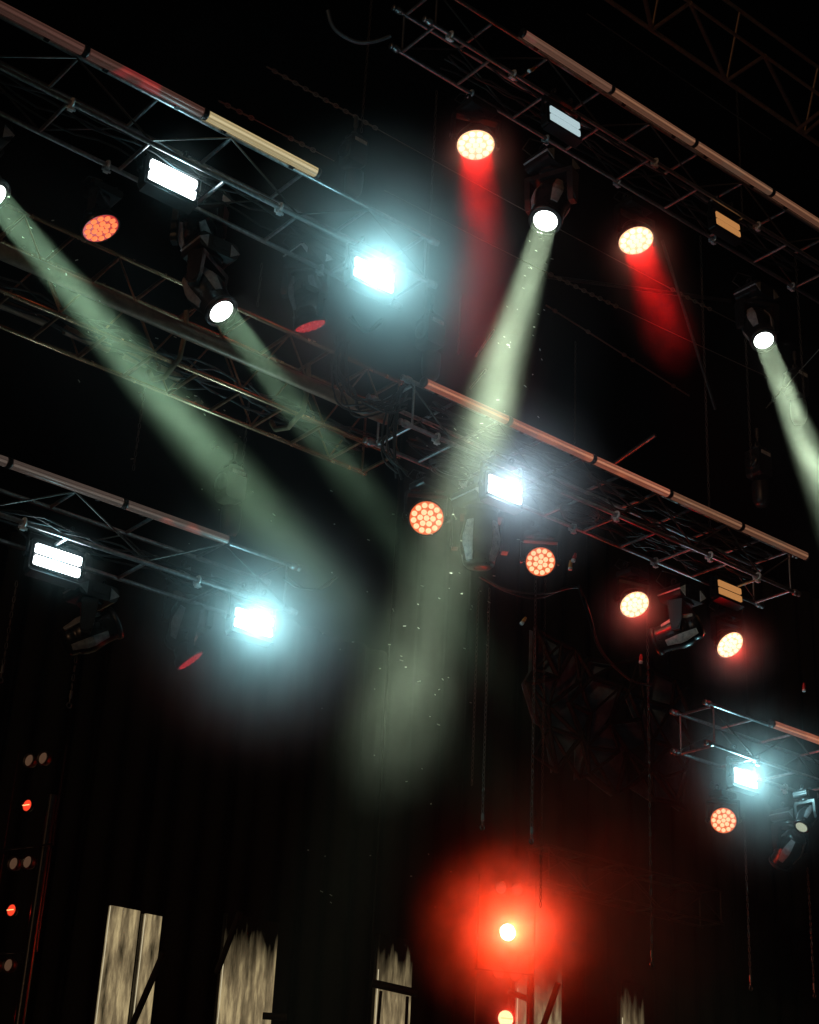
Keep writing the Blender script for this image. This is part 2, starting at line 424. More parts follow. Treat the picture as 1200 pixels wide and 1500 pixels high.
def m_yoke():
    mb = MB().lathe([(.13, -.20), (.13, -.235)], 20)
    mb.rbox((0, 0, -.265), (.52, .17, .06), .025, 1)
    for s in (-1, 1):
        mb.prism([(s * .205, -.085, -.24), (s * .205, .085, -.24), (s * .205, .07, -.5), (s * .205, .045, -.62), (s * .205, -.045, -.62), (s * .205, -.07, -.5)], (s, 0, 0), .06)
        mb.tube((s * .195, 0, -.55), (s * .275, 0, -.55), .05, 14)
    return mb
def m_clamp(): 
    mb = MB()
    for s in (-1, 1):
        mb.ring((s * .13, 0, .045), .037, .012, (1, 0, 0), 12, 6).box((s * .13, 0, -.005), (.05, .06, .03))
    return mb.box((0, 0, -.02), (.36, .09, .012))
HEADGROUP = 'moving head spot lights hung from the trusses'
def moving_head(L, v, label, lens=None, lens_m=E_OFF, panel_m=GREY, scale=1.0, corner_m=GREY, pos_is_pivot=False):
    v = v.normalized(); s = scale
    piv = L if pos_is_pivot else L - v * (.345 * s)
    root_p = piv + UP * (.55 * s)
    t = empty('moving_head_light', root_p, label, 'stage light', HEADGROUP)
    S = Matrix.Scale(s, 4)
    link('base', cached('mh_base', m_base, BLACK), t, S)
    for sg in (-1, 1): link('corner_plate', cached(f'mh_corner{sg}', lambda: m_corner(sg), GREY), t, S, corner_m)
    link('clamp', cached('mh_clamp', m_clamp, BLACKM), t, S)
    vl = RIG.transposed() @ v
    pan = math.atan2(vl.x, vl.y) if V((vl.x, vl.y)).length > .02 else 0.0
    # yoke X axis is horizontal, across the aim
    Ry = Matrix.Rotation(-pan, 4, 'Z')
    link('yoke', cached('mh_yoke', m_yoke, BLACK), t, Ry @ S)
    x = Ry.to_3x3() @ V((1, 0, 0)); z = -vl; y = z.cross(x).normalized(); x = y.cross(z)
    link('power_cable', cached('mh_cable', lambda: MB().path([(.12, .18, -.12), (.24, .26, -.2), (.3, .22, -.05), (.2, .12, .1)], .012, 6).path([(-.14, .1, -.03), (-.26, .16, .06), (-.2, .12, .2), (-.04, .02, .16)], .007, 6), RUBBER), t, S)
    H = T((0, 0, -.55 * s)) @ Matrix((x, y, z)).transposed().to_4x4() @ S
    hd = link('head', cached('mh_head', m_head, BLACKM), t, H)
    link('lens', cached('mh_lens', m_lens, E_OFF), hd, None, lens_m)
    link('front_ring', cached('mh_ring', m_headring, BLACK), hd)
    for k in range(4): link('side_panel', cached(f'mh_panel{k}', lambda: m_panel(math.pi / 4 + k * math.pi / 2), GREY), hd, None, panel_m)
    return t, hd
def aim_img(px, py, z, ang, dx, dy):
    """direction `ang` degrees off the line to the camera, leaning in picture direction (dx,dy down)"""
    P = pix(px, py, z); tc = (CAM - P).normalized()
    im = (RC @ V((dx, -dy, 0))); im = (im - tc * im.dot(tc)).normalized()
    a = math.radians(ang)
    return tc * math.cos(a) + im * math.sin(a)
BEAMC = (.76, 1.0, .66)
BEAMG = (.58, 1.0, .62)
def beam(hd, power, spread, r=.125, col=BEAMC):
    return lamp('AREA', hd, (0, 0, -.37), power, col, r, V((0, 0, -1)), math.radians(spread))
BM = 95
# big beam
L = pix(799, 324, 18.0); v = pix(588, 1040, 13.2) - L
B3 = (L.copy(), v.copy())
t, hd = moving_head(L, v, 'moving head throwing the big pale beam down from below the pale dim strobe', lens_m=E_BEAM, scale=1.12); beam(hd, BM * .33, 8.5)
L = pix(1119, 499, 20.0); v = pix(1262, 860, 16.5) - L
B4 = (L.copy(), v.copy())
t, hd = moving_head(L, v, 'moving head near the right edge throwing a pale beam off the picture', lens_m=E_BEAM); beam(hd, BM * .45, 5.5)
L = pix(325, 457, 15.4); v = pix(590, 800, 13.6) - L
B2 = (L.copy(), v.copy())
t, hd = moving_head(L, v, 'moving head throwing the short faint beam at centre left', lens_m=E_BEAM); beam(hd, BM * .085, 6.5, col=BEAMG)
L = pix(-9, 288, 14.2); v = pix(420, 800, 12.4) - L
B1 = (L.copy(), v.copy())
t, hd = moving_head(L, v, 'moving head cut by the left edge throwing the long pale beam', lens_m=E_BEAM); beam(hd, BM * .30, 6.5, col=BEAMG)
def beam_haze(B, a, b, R_, dens, noise=.12):
    L, v = B; n = v.normalized(); p = L + v * a; q = L + v * b; ln = (q - p).length
    puff((p + q) / 2, R_, dens * .85, .85, .35, noise, (1, 1, ln / 2 / R_), frame_from(n, UP))
beam_haze(B3, -.35, 1.15, 1.2, .026, .26)
beam_haze(B1, -.25, 1.35, 1.1, .023, .2)
beam_haze(B2, -.2, 1.0, .8, .020, .2)
puff(pix(588, 1020, 13.4), 1.2, .03, 1.8, .35, .2)
beam_haze(B4, -.3, 1.2, .9, .018)
# unlit ones
moving_head(pix(703, 797, 17.3), aim_img(703, 790, 17.3, 108, .05, -1), 'unlit moving head seen from its rear, hanging below the white strobe of the middle truss', panel_m=SILVER, corner_m=SILVER, scale=1.15, pos_is_pivot=True)
moving_head(pix(1000, 925, 19.0), aim_img(1000, 925, 19.0, 100, -.9, .35), 'unlit moving head lying sideways with white trim, between two red wash lights', panel_m=SILVER, corner_m=SILVER, pos_is_pivot=True)
moving_head(pix(125, 930, 16.4), aim_img(125, 930, 16.4, 100, .9, -.35), 'dark unlit moving head below the left double strobe', pos_is_pivot=True)
moving_head(pix(1174, 1212, 20.4), aim_img(1174, 1212, 20.4, 48, -.45, .8), 'moving head with a pale glowing lens at the lower right edge', lens_m=E_BEAMP, scale=.62)
moving_head(pix(1158, 1240, 21.0), aim_img(1158, 1240, 21, 120, -.5, .8), 'dark moving head seen from behind below the pale lens at the lower right', pos_is_pivot=True, scale=.9)
moving_head(pix(290, 345, 15.9), aim_img(290, 345, 15.9, 110, .2, 1), 'dark unlit moving head behind the left white double strobe', pos_is_pivot=True, corner_m=SILVER)
moving_head(pix(447, 425, 16.6), aim_img(447, 425, 16.6, 100, .1, 1), 'dark unlit moving head left of the brightest white strobe', pos_is_pivot=True, corner_m=SILVER, scale=.9)
moving_head(pix(275, 905, 17.4), aim_img(275, 905, 17.4, 120, -.3, 1), 'dark unlit moving head left of the lower left bright strobe', pos_is_pivot=True)

# ------------------------------------------------------------------ LED wash lights
def w_head(): return MB().lathe([(.04, .17), (.10, .165), (.125, .12), (.13, .07), (.185, .03), (.205, -.02), (.21, -.075), (.2, -.085), (.196, -.07), (.05, -.065)], 30)
def w_plate(): return MB().lathe([(.001, -.078), (.19, -.078), (.19, -.068), (.001, -.067)], 30, False)
def w_leds():
    mb = MB()
    pts = [(0, 0)] + [(.072 * math.cos(a * math.pi / 3), .072 * math.sin(a * math.pi / 3)) for a in range(6)] + [(.146 * math.cos(a * math.pi / 6 + .26), .146 * math.sin(a * math.pi / 6 + .26)) for a in range(12)]
    for x, y in pts:
        n = 10; prof = [(.033, 0), (.03, -.012), (.018, -.02), (.004, -.023)]
        vs = [(x + r * math.cos(2 * math.pi * k / n), y + r * math.sin(2 * math.pi * k / n), -.0775 + z) for r, z in prof for k in range(n)]
        mb.add(vs, [(i * n + k, i * n + (k + 1) % n, (i + 1) * n + (k + 1) % n, (i + 1) * n + k) for i in range(3) for k in range(n)] + [tuple(range(30, 40))], True)
    return mb
def w_yoke():
    mb = MB().lathe([(.09, -.10), (.09, -.13)], 16).rbox((0, 0, -.15), (.50, .09, .035), .015, 1)
    for s in (-1, 1):
        pts = []
        mb.prism([(s * .225, -.045, -.14), (s * .225, .045, -.14), (s * .225, .04, -.40), (s * .225, .02, -.47), (s * .225, -.02, -.47), (s * .225, -.04, -.40)], (s, 0, 0), .03)
        mb.tube((s * .2, 0, -.42), (s * .27, 0, -.42), .03, 12)
    return mb
def w_base(): return MB().rbox((0, 0, -.055), (.34, .26, .09), .03, 1).box((0, -.132, -.055), (.1, .006, .04))
WG = 'round LED wash lights hung from the trusses'
def wash(px, py, z, ang, dx, dy, label, lm, pm, red=0, spread=60, scale=1.0, glow=0):
    L = pix(px, py, z); v = aim_img(px, py, z, ang, dx, dy); s = scale
    piv = L - v * (.08 * s); root = piv + UP * (.42 * s)
    t = empty('wash_light', root, label, 'stage light', WG)
    S = Matrix.Scale(s, 4)
    link('base', cached('w_base', w_base, BLACK), t, S); link('clamp', cached('mh_clamp', m_clamp, BLACKM), t, S)
    vl = RIG.transposed() @ v; pan = math.atan2(vl.x, vl.y) if V((vl.x, vl.y)).length > .02 else 0
    Ry = Matrix.Rotation(-pan, 4, 'Z'); link('yoke', cached('w_yoke', w_yoke, BLACKM), t, Ry @ S)
    x = Ry.to_3x3() @ V((1, 0, 0)); zz = -vl; y = zz.cross(x).normalized(); x = y.cross(zz)
    H = T((0, 0, -.42 * s)) @ Matrix((x, y, zz)).transposed().to_4x4() @ S @ Matrix.Rotation(rnd.uniform(0, 6.28), 4, 'Z')
    link('power_cable', cached('w_cable', lambda: MB().path([(.10, .1, -.09), (.2, .2, -.22), (.16, .22, -.4), (.03, .17, -.42)], .009, 6).path([(-.12, .05, -.02), (-.2, .12, .06), (-.14, .1, .16), (-.02, .02, .12)], .006, 6), RUBBER), t, S)
    hd = link('head', cached('w_head', w_head, BLACKM), t, H)
    link('face_plate', cached('w_plate', w_plate, P_RED), hd, None, pm)
    link('led_array', cached('w_leds', w_leds, L_CREAM), hd, None, lm)
    if red: lamp('AREA', hd, (0, 0, -.12), red, (1, .001, .004), .16, V((0, 0, -1)), math.radians(spread))
    if glow:
        lamp('POINT', hd, (0, 0, -.20), glow, (1, .001, .006), .04)
        puff(L + v * .1, .8, 1.9, 3.5, noise=.35)
        if red: puff(L + v * .9, .6, .32, 1.5, .35, .3, (1, 1, 2.3), frame_from(v, UP))
    return t
wash(697, 213, 17.7, 40, .06, 1, 'red wash light with a cream face and a red beam falling straight below it', L_CREAM, P_CREAM, 4.5, 20, 1.08, 4.5)
wash(932, 353, 19.0, 42, .35, 1, 'red wash light with a cream face at upper right, its red beam leaning right', L_CREAM, P_CREAM, 4.5, 20, 1.08, 4.5)
wash(148, 335, 15.4, 50, .42, .9, 'tilted wash light with orange red diodes at the left, below the truss', L_ORANGE, P_RED, 0, scale=.92)
wash(455, 478, 16.0, 74, .30, .95, 'red wash light seen nearly edge on, below and left of the brightest strobe', L_PINK, P_RED, 0, scale=.8)
wash(625, 759, 16.8, 12, .1, 1, 'round orange wash light at the foot of the big beam, left of the middle strobe', L_CREAM2, P_ORANGE, 0, scale=.93)
wash(792, 823, 18.0, 15, .4, 1, 'round orange wash light right of the moving head seen from behind', L_CREAM2, P_ORANGE, 0, scale=.86)
wash(930, 886, 19.0, 38, .5, .8, 'tilted wash light with a red rim, left of the sideways moving head', L_CREAM, P_CREAM, 0, 90, .92, 6)
wash(1070, 945, 20.0, 46, .75, .75, 'tilted wash light with a red rim, right of the sideways moving head', L_CREAM, P_CREAM, 0, 90, .94, 6)
wash(1060, 1202, 20.4, 12, .1, 1, 'round orange wash light under the strobe at the lower right', L_CREAM2, P_ORANGE, 0, scale=.84)
wash(279, 968, 17.2, 80, .6, .85, 'dark pink wash light seen edge on, left of the lower left bright strobe', L_PINK, P_DRED, 0, scale=.8)

# ------------------------------------------------------------------ strobes
def s_house():
    mb = MB().rbox((0, 0, 0), (.60, .12, .34), .03, 1)
    mb.prism([(-.28, -.06, -.165), (-.28, -.10, -.19), (-.28, .05, -.21), (-.28, .05, -.165)], (1, 0, 0), .56)
    for k in range(11): mb.box((-.25 + .05 * k, .075, 0), (.012, .04, .28))
    return mb
def s_bar(): return MB().rbox((0, -.071, 0), (.52, .022, .096), .018, 1)
def s_bracket():
    mb = MB()
    for s in (-1, 1): mb.box((s * .318, 0, .12), (.012, .05, .30)).tube((s * .30, 0, 0), (s * .345, 0, 0), .03, 12)
    return mb.box((0, 0, .276), (.648, .05, .012))
def s_lip(): return MB().box((0, -.066, .128), (.55, .014, .012)).box((0, -.066, -.128), (.55, .014, .012)).box((-.272, -.066, 0), (.012, .014, .268)).box((.272, -.066, 0), (.012, .014, .268))
SG = 'two bar strobe lights hung from the trusses'
STW = (.37, .87, .96)
def strobe(px, py, z, label, m, power=0, tilt=0.0, R=0, dens=0, scale=1.0, col=STW, fall=3.5, rise=.8):
    P = pix(px, py, z)
    root = P + UP * .34
    t = empty('strobe_light', root, label, 'strobe light', SG)
    M = T((0, 0, -.34)) @ Matrix.Rotation(math.radians(tilt), 4, 'X') @ Matrix.Scale(scale, 4)
    link('bracket', cached('s_bracket', s_bracket, BLACKM), t, T((0, 0, -.34)) @ Matrix.Scale(scale, 4))
    link('clamp', cached('mh_clamp', m_clamp, BLACKM), t, T((0, 0, .0)))
    h = link('housing', cached('s_house', s_house, BLACK), t, M)
    link('rim', cached('s_lip', s_lip, BLACKM), h)
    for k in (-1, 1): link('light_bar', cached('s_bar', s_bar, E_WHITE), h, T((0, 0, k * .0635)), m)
    if power:
        lamp('POINT', h, (0, -.12, -.02), power, col, .05)
        if R: puff(P + E * .10 - UP * .04, R, dens, fall, noise=.45, rise=rise)
    return t
strobe(248, 268, 15.2, 'white double bar strobe at upper left with only a faint halo', E_WHITE, 9, scale=.97, R=.8, dens=.5)
strobe(542, 407, 15.9, 'brightest white strobe with the widest blue halo, upper centre left', E_WHITE, 60, scale=.92, R=1.9, dens=5.4)
strobe(80, 824, 16.0, 'white double bar strobe at the left edge of the lower left truss', E_WHITE, 9, scale=.97, R=.8, dens=.5)
strobe(367, 914, 16.9, 'glaring white strobe with a wide halo at lower left', E_WHITE, 56, scale=.9, R=1.85, dens=5.4)
strobe(734, 720, 16.6, 'white strobe below the middle truss beside the big beam', E_WHITE, 42, scale=.86, R=1.4, dens=3.4, col=(.55, .82, 1))
strobe(1087, 1141, 20.6, 'smallest white strobe with a blue halo at lower right', E_WHITE, 52, scale=.82, R=1.6, dens=3.0)
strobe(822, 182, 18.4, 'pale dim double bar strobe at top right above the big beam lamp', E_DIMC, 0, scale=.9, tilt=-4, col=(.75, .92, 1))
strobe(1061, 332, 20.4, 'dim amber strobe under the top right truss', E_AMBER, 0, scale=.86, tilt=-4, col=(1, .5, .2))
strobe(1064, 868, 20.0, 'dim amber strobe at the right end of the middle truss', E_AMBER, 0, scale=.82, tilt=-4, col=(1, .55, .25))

# ------------------------------------------------------------------ big pipes, wires, chains, hoists
def pipe(p, q, r, label, m, cat='pipe', group=None):
    return single('pipe', MB().tube(p, q, r, 16), m, label, cat, group, origin=p)
P = pix(567, 613, 17.2); pipe(P + D * along(P, D, -120), P, .075, 'long thick brown pipe along the orange lit truss', PIPE)
P0 = pix(70, 473, 16.0)
for a, b, lb in ((-60, 70, 'thick brown pipe piece cut by the left edge, below the orange truss'), (95, 160, 'second brown pipe piece from the left, its right half inside the long pale beam'), (183, 215, 'short brown pipe piece lit inside the long pale beam'), (233, 262, 'shortest brown pipe piece, just right of the long pale beam')):
    pipe(P0 + D * along(P0, D, a), P0 + D * along(P0, D, b), .05, lb, PIPE, group='brown pipe pieces under the orange truss')
def wire(p, q, label, r=.006, links=(), m=WIRE, name='steel_wire', sag=.0):
    pts = []
    n = 14
    for i in range(n + 1):
        u = i / n; pts.append(p.lerp(q, u) - UP * (sag * 4 * u * (1 - u)))
    mb = MB().path(pts, r, 5)
    for a, b in links:
        ln = (q - p).length; k = max(2, int((b - a) * ln / .075))
        dr = (q - p).normalized()
        for i in range(k):
            u = a + (b - a) * i / k; c = p.lerp(q, u) - UP * (sag * 4 * u * (1 - u))
            ax = dr.orthogonal() if i % 2 else dr.cross(dr.orthogonal())
            mb.ring(c, .022, .009, ax, 8, 4, 1.9, dr)
    return single(name, mb, m, label, 'wire rope', 'slanting steel wires between the trusses', origin=p)
wire(pix(395, 100, 20), pix(1085, 476, 24.5), 'long slanting wire passing just under the top centre red wash light, with chain links', links=((.0, .2), (.82, .93)), sag=.05)
wire(pix(563, 279, 20), pix(1125, 552, 24), 'lower slanting wire crossing the red beam and the big pale beam', links=((.38, .57),), sag=.05)
wire(pix(800, 447, 23), pix(1010, 580, 24.5), 'dark knotted wire in the black middle right area', r=.012, links=((.03, .12), (.25, .34), (.5, .62), (.85, .95)))
wire(pix(325, 150, 18.5), pix(490, 236, 19.6), 'short wire with a hook above the bright cream tube', links=((0, .3), (.55, .85)))
wire(pix(800, 405, 23), pix(1070, 441, 25), 'nearly level dark bar in the upper right, left of the right beam lamp', r=.03, m=DALU)
wire(pix(970, 352, 22), pix(1048, 600, 22), 'dark red steep brace below the upper right red wash light', r=.022, m=DALU)
wire(pix(960, 637, 21.5), pix(900, 679, 22.0), 'short tan rod above the middle truss', r=.03, m=ALU)
wire(pix(724, 483, 20), pix(697, 522, 20.5), 'short bronze rod just left of the big beam', r=.016, m=ALU)
wire(pix(712, 541, 20), pix(689, 569, 20.5), 'lower short bronze rod just left of the big beam', r=.016, m=ALU)
wire(pix(860, 20, 23), pix(1130, 205, 27), 'thin wire in the top right corner beside the roof truss', r=.008)
wire(pix(1200, 165, 23.5), pix(1168, 190, 24.0), 'short brown brace at the right edge below the roof truss', r=.03, m=PIPE)
wire(pix(1200, 512, 21.5), pix(1122, 598, 22.0), 'short slanting sling with a hook behind the right edge beam', links=((.6, 1),))

def chain(px, py0, py1, z, label, hook=True, link_len=.085, hoist=None):
    """vertical chain from picture row py0 down to py1"""
    P = pix(px, py0, z); ln = -alongy(P, UP, py1)
    t = empty('hoist_chain', P, label, 'chain', 'chains hanging from the roof')
    mb = MB(); n = int(ln / link_len)
    for i in range(n):
        mb.ring((0, 0, -(i + .5) * ln / n), .015, .0052, (1, 0, 0) if i % 2 else (0, 1, 0), 8, 4, 2.6, (0, 0, 1))
    link('chain_links', mb.mesh('chain_links', STEEL), t)
    if hook:
        hk = cached('hook', lambda: MB().tube((0, 0, 0), (0, 0, -.13), .028, 10).tube((0, 0, -.13), (0, 0, -.2), .014, 8).ring((0, 0, -.26), .045, .014, (0, 1, 0), 12, 6), STEEL)
        link('hook', hk, t, T((0, 0, -ln)) @ Matrix.Scale(.62, 4))
    return t, P - UP * ln
chain(717, 862, 1192, 19.5, 'thin chain ending in a hook left of a second one, below the middle truss', link_len=.06)
chain(701, 862, 1150, 20.5, 'faint chain left of the hooked chain below the middle truss', hook=False, link_len=.06)
chain(785, 845, 1212, 19.5, 'chain with a hook just left of the chain that meets the red glow', link_len=.06)
chain(799, 846, 1330, 21.5, 'chain that runs down into the big red glow', hook=False)
chain(948, 905, 1392, 20.0, 'long chain hanging alone between the red glow and the lower right lights', True)
chain(1090, 1190, 1428, 20.8, 'chain hanging below the lower right strobe')
chain(1183, 1270, 1440, 21.5, 'chain near the lower right edge')
chain(1026, 345, 780, 21.5, 'long chain right of the upper right red wash light', False)
chain(1091, 470, 700, 21.8, 'chain just left of the right edge beam, ending at a hoist', False)
chain(1165, 375, 590, 22, 'chain crossing behind the right edge beam', False)
chain(640, 132, 470, 19.5, 'chain left of the top centre red wash light, ending at a hoist', False)
chain(545, -10, 195, 20, 'dim chain at top centre left', False)
chain(384, 385, 450, 19, 'short dim chain right of the short beam lamp', False)
chain(368, 560, 690, 18.5, 'chain inside the end of the long pale beam, ending at a hoist', False)
chain(213, 560, 690, 18.5, 'faint chain below the long pale beam', False)
chain(843, 500, 650, 24, 'faint chain in the black area right of the big beam', False)
chain(1079, 130, 340, 24.5, 'thin chain under the roof truss at upper right', False)
chain(25, 850, 975, 17.5, 'chain at the left edge below the left double strobe')
chain(112, 960, 1012, 17.5, 'short chain with a hook below the dark left moving head')
chain(675, 430, 520, 22, 'faint chain left of the big beam', False)

def m_hoist():
    return MB().rbox((0, 0, -.26), (.26, .24, .40), .05, 1).lathe([(.10, -.06), (.12, -.04), (.05, .0)], 14)
def hoist(px, py, z, label, s=1.0, tilt=0):
    P = pix(px, py, z)
    t = empty('chain_hoist', P, label, 'chain hoist', 'black chain hoists')
    b = link('body', cached('hoist_body', m_hoist, BLACK), t, Matrix.Scale(s, 4))
    link('cover', cached('hoist_cover', lambda: MB().lathe([(.04, -.17), (.10, -.165), (.115, -.13), (.115, .0)], 18), BLACKM), b, T((.0, 0, -.26)) @ Matrix.Rotation(math.pi / 2, 4, 'Y'))
    link('label_plate', cached('hoist_label', lambda: MB().box((-.05, -.124, -.13), (.055, .008, .05)).box((.012, -.124, -.13), (.055, .008, .05)).box((.074, -.124, -.13), (.055, .008, .05)), WHITEP), b)
    link('chain_bag', cached('hoist_bag', lambda: MB().lathe([(.02, -.86), (.08, -.85), (.11, -.78), (.12, -.6), (.115, -.52)], 14), RUBBER), b, T((.05, .02, 0)))
    link('hook', cached('hook', None, STEEL), b, T((0, 0, .28)))
    return t
hoist(632, 462, 19.5, 'black chain hoist with a white label right of the brightest strobe')
hoist(342, 682, 18.5, 'chain hoist with a lit label in the end of the long pale beam')
hoist(1110, 655, 21.8, 'chain hoist with a tan label left of the right edge beam')
hoist(520, 200, 20, 'dim chain hoist above the brightest strobe')
hoist(1165, 540, 23, 'dark chain hoist behind the right edge beam')

# ------------------------------------------------------------------ cables
def cable(pts, label, r=.014, name='cable', group='black cables', n=1, spread=.03, m=RUBBER):
    """smooth curve through (px,py,z) points; n strands make a loom"""
    ctrl = [pix(*p) for p in pts]
    mb = MB()
    for s in range(n):
        off = [V((rnd.uniform(-1, 1), rnd.uniform(-1, 1), rnd.uniform(-1, 1))) * spread * (0 if n == 1 else 1) for _ in ctrl]
        cp = [c + o for c, o in zip(ctrl, off)]
        out = []
        for i in range(len(cp) - 1):
            p0 = cp[max(i - 1, 0)]; p1 = cp[i]; p2 = cp[i + 1]; p3 = cp[min(i + 2, len(cp) - 1)]
            for k in range(6):
                u = k / 6
                out.append(.5 * ((2 * p1) + (p2 - p0) * u + (2 * p0 - 5 * p1 + 4 * p2 - p3) * u * u + (3 * p1 - p0 - 3 * p2 + p3) * u ** 3))
        out.append(cp[-1]); mb.path(out, r, 6)
    return single(name, mb, m, label, 'cable', group, origin=ctrl[0])
cable([(480, 15, 17.5), (490, 42, 17.5), (520, 61, 17.6), (548, 61, 17.7), (572, 53, 17.8)], 'thick cable loop hanging at the top edge left of the open truss end', .022, m=mat('grey_cable', (.10, .11, .12), .35))
cable([(500, 495, 16.9), (497, 540, 16.8), (507, 580, 16.7), (530, 597, 16.6), (560, 600, 16.6), (590, 585, 16.7)], 'bundle of black cables swooping off the end of the orange truss', .012, 'cable_bundle', n=9, spread=.09)
cable([(590, 570, 16.6), (575, 610, 16.6), (570, 660, 16.6), (590, 700, 16.6)], 'cable bundle dropping at the left end of the middle truss', .012, 'cable_bundle', n=6, spread=.07)
cable([(702, 845, 17.6), (740, 866, 17.9), (790, 874, 18.2), (835, 862, 18.6), (850, 860, 18.7)], 'cable drooping under the moving head seen from behind', .012, n=2, spread=.03)
cable([(848, 858, 18.6), (858, 900, 18.7), (885, 955, 18.9), (920, 990, 19), (950, 1008, 19.2)], 'dark cable pair falling right of the middle truss toward the lattice', .012, n=2, spread=.05)
cable([(418, 850, 17.0), (440, 862, 17.0), (470, 862, 17.0), (490, 850, 17.0)], 'thin pale cable loop right of the lower left bright strobe', .007, n=3, spread=.04)
cable([(515, 465, 16), (525, 480, 16), (542, 486, 16), (555, 470, 16.1)], 'cable loop hanging under the brightest strobe', .012, n=3, spread=.03)
def truss_cables(key, a, b, cnt, label, name='cable_bundle', r=.011, dz0=.06, seed=1, yoff=None):
    P, Ln, w, h = TR[key]; mb = MB(); rr = random.Random(seed)
    A = chord_pt(key, a, 0, 0); org = A; ln = (chord_pt(key, b, 0, 0) - A).length
    for s in range(cnt):
        y = rr.uniform(.04, w - .04); z = dz0 + rr.uniform(0, .1); pts = []
        n = int(ln / .22)
        for i in range(n + 1):
            pts.append(A + D * (ln * i / n) - E * (y + rr.uniform(-.03, .03)) + UP * (z + .035 * math.sin(i * 1.3 + s) + rr.uniform(-.025, .025)))
        mb.path(pts, r, 6)
    return single(name, mb, RUBBER, label, 'cable', 'black cables', origin=org)
truss_cables('D', 640, 1120, 14, 'thick mat of black cables lying along the middle truss', seed=3)
truss_cables('C', -100, 560, 8, 'dark cables lying along the orange lit truss', seed=9, dz0=.1)
truss_cables('D', 640, 1140, 7, 'second layer of black cables under the top of the middle truss', seed=13, dz0=.36)
truss_cables('B', 690, 1200, 6, 'black cables lying along the top right truss', seed=4)
truss_cables('A', -60, 560, 5, 'black cables lying along the upper left truss', seed=5)
truss_cables('E', -60, 400, 5, 'black cables lying along the lower left truss', seed=6)
def coil(P, R, label, n=5):
    mb = MB()
    for i in range(n):
        c = P + V((rnd.uniform(-.03, .03), rnd.uniform(-.03, .03), rnd.uniform(-.04, .04)))
        mb.ring(c, R * rnd.uniform(.8, 1.1), .011, (UP + D * rnd.uniform(-.2, .2) - E * rnd.uniform(-.3, .3)), 22, 5, 1.5, D)
    return single('cable_coil', mb, RUBBER, label, 'cable', 'black cable coils', origin=P)
coil(chord_pt('D', 850, .2, -.02), .16, 'coiled black cable in the middle truss just right of the white strobe', 9)
coil(chord_pt('D', 660, .4, -.05), .15, 'coiled black cable in the middle truss at the foot of the big beam', 6)
# connector plugs and clamps on the middle truss
def plug(px, py, z, m, label, dx=.0):
    P = pix(px, py, z)
    t = empty('connector_plug', P, label, 'plug', 'cable connector plugs')
    link('shell', cached('plug_shell', lambda: MB().lathe([(.03, -.1), (.036, -.08), (.036, .02), (.028, .03), (.028, .07)], 12), REDP), t, Matrix.Rotation(dx, 4, 'Y') @ Matrix.Scale(.55, 4), m)
    link('collar', cached('plug_collar', lambda: MB().lathe([(.036, -.135), (.042, -.13), (.042, -.085), (.032, -.08)], 12), SILVER), t, Matrix.Rotation(dx, 4, 'Y') @ Matrix.Scale(.55, 4))
plug(842, 815, 17.5, REDP, 'red cable plug right of the second orange wash light', .35)
plug(836, 826, 17.5, ORANGEP, 'amber cable plug beside a red one, below the middle truss', .1)
plug(768, 908, 18, ORANGEP, 'tiny amber plug hanging in the dark below the middle truss', .6)
plug(939, 963, 18.8, REDP, 'small red plug below the left one of the two red rimmed wash lights', .1)
plug(780, 102, 17.6, ORANGEP, 'amber plug inside the top right truss', .8)
plug(1178, 1005, 20, REDP, 'red plug near the right edge above the lower right truss', .1)

CLG = 'metal clamps on the trusses'
def m_tclamp(): return MB().ring((0, 0, 0), .042, .014, (1, 0, 0), 12, 6).box((0, 0, -.06), (.05, .04, .04)).tube((-.045, 0, -.06), (.045, 0, -.06), .012, 8).box((0, .05, .0), (.04, .03, .05))
CL_LABELS = {'A': 'on the upper left truss', 'B': 'on the top right truss', 'D': 'on the middle truss', 'E': 'on the lower left truss', 'F': 'on the lower right truss'}
for key, pxs in (('A', (105, 157, 410, 470)), ('B', (660, 690, 752, 800, 835, 905, 960, 1045, 1110, 1160)), ('D', (640, 680, 760, 840, 903, 960, 1040, 1075, 1110)), ('E', (35, 105, 290)), ('F', (1110, 1150))):
    for i, px in enumerate(pxs):
        P = chord_pt(key, px, 0 if i % 2 == 0 else TR[key][2], 0)
        o = empty('pipe_clamp', P, 'small metal clamp ' + CL_LABELS[key], 'clamp', 'small clamps ' + CL_LABELS[key])
        link('jaw', cached('tclamp', m_tclamp, SILVER), o)

# straps round the orange truss
def strap(px, z, label):
    a = chord_pt('C', px, .0, .0)
    mb = MB()
    pts = [a + UP * .55 - E * (-.12), a + UP * .3 - E * (-.16), a + UP * .0 - E * (-.10), a - UP * .10 - E * .15, a - UP * .03 - E * .4, a + UP * .1 - E * .5]
    mb.path(pts, .03, 6)
    return single('lifting_sling', mb, mat('sling_web', (.22, .15, .08), .8), label, 'sling', 'lifting slings round the orange truss', origin=a)
strap(436, 17, 'tan lifting sling looped round the orange truss inside the short beam')
strap(255, 17, 'tan lifting sling looped round the orange truss right of the long beam')

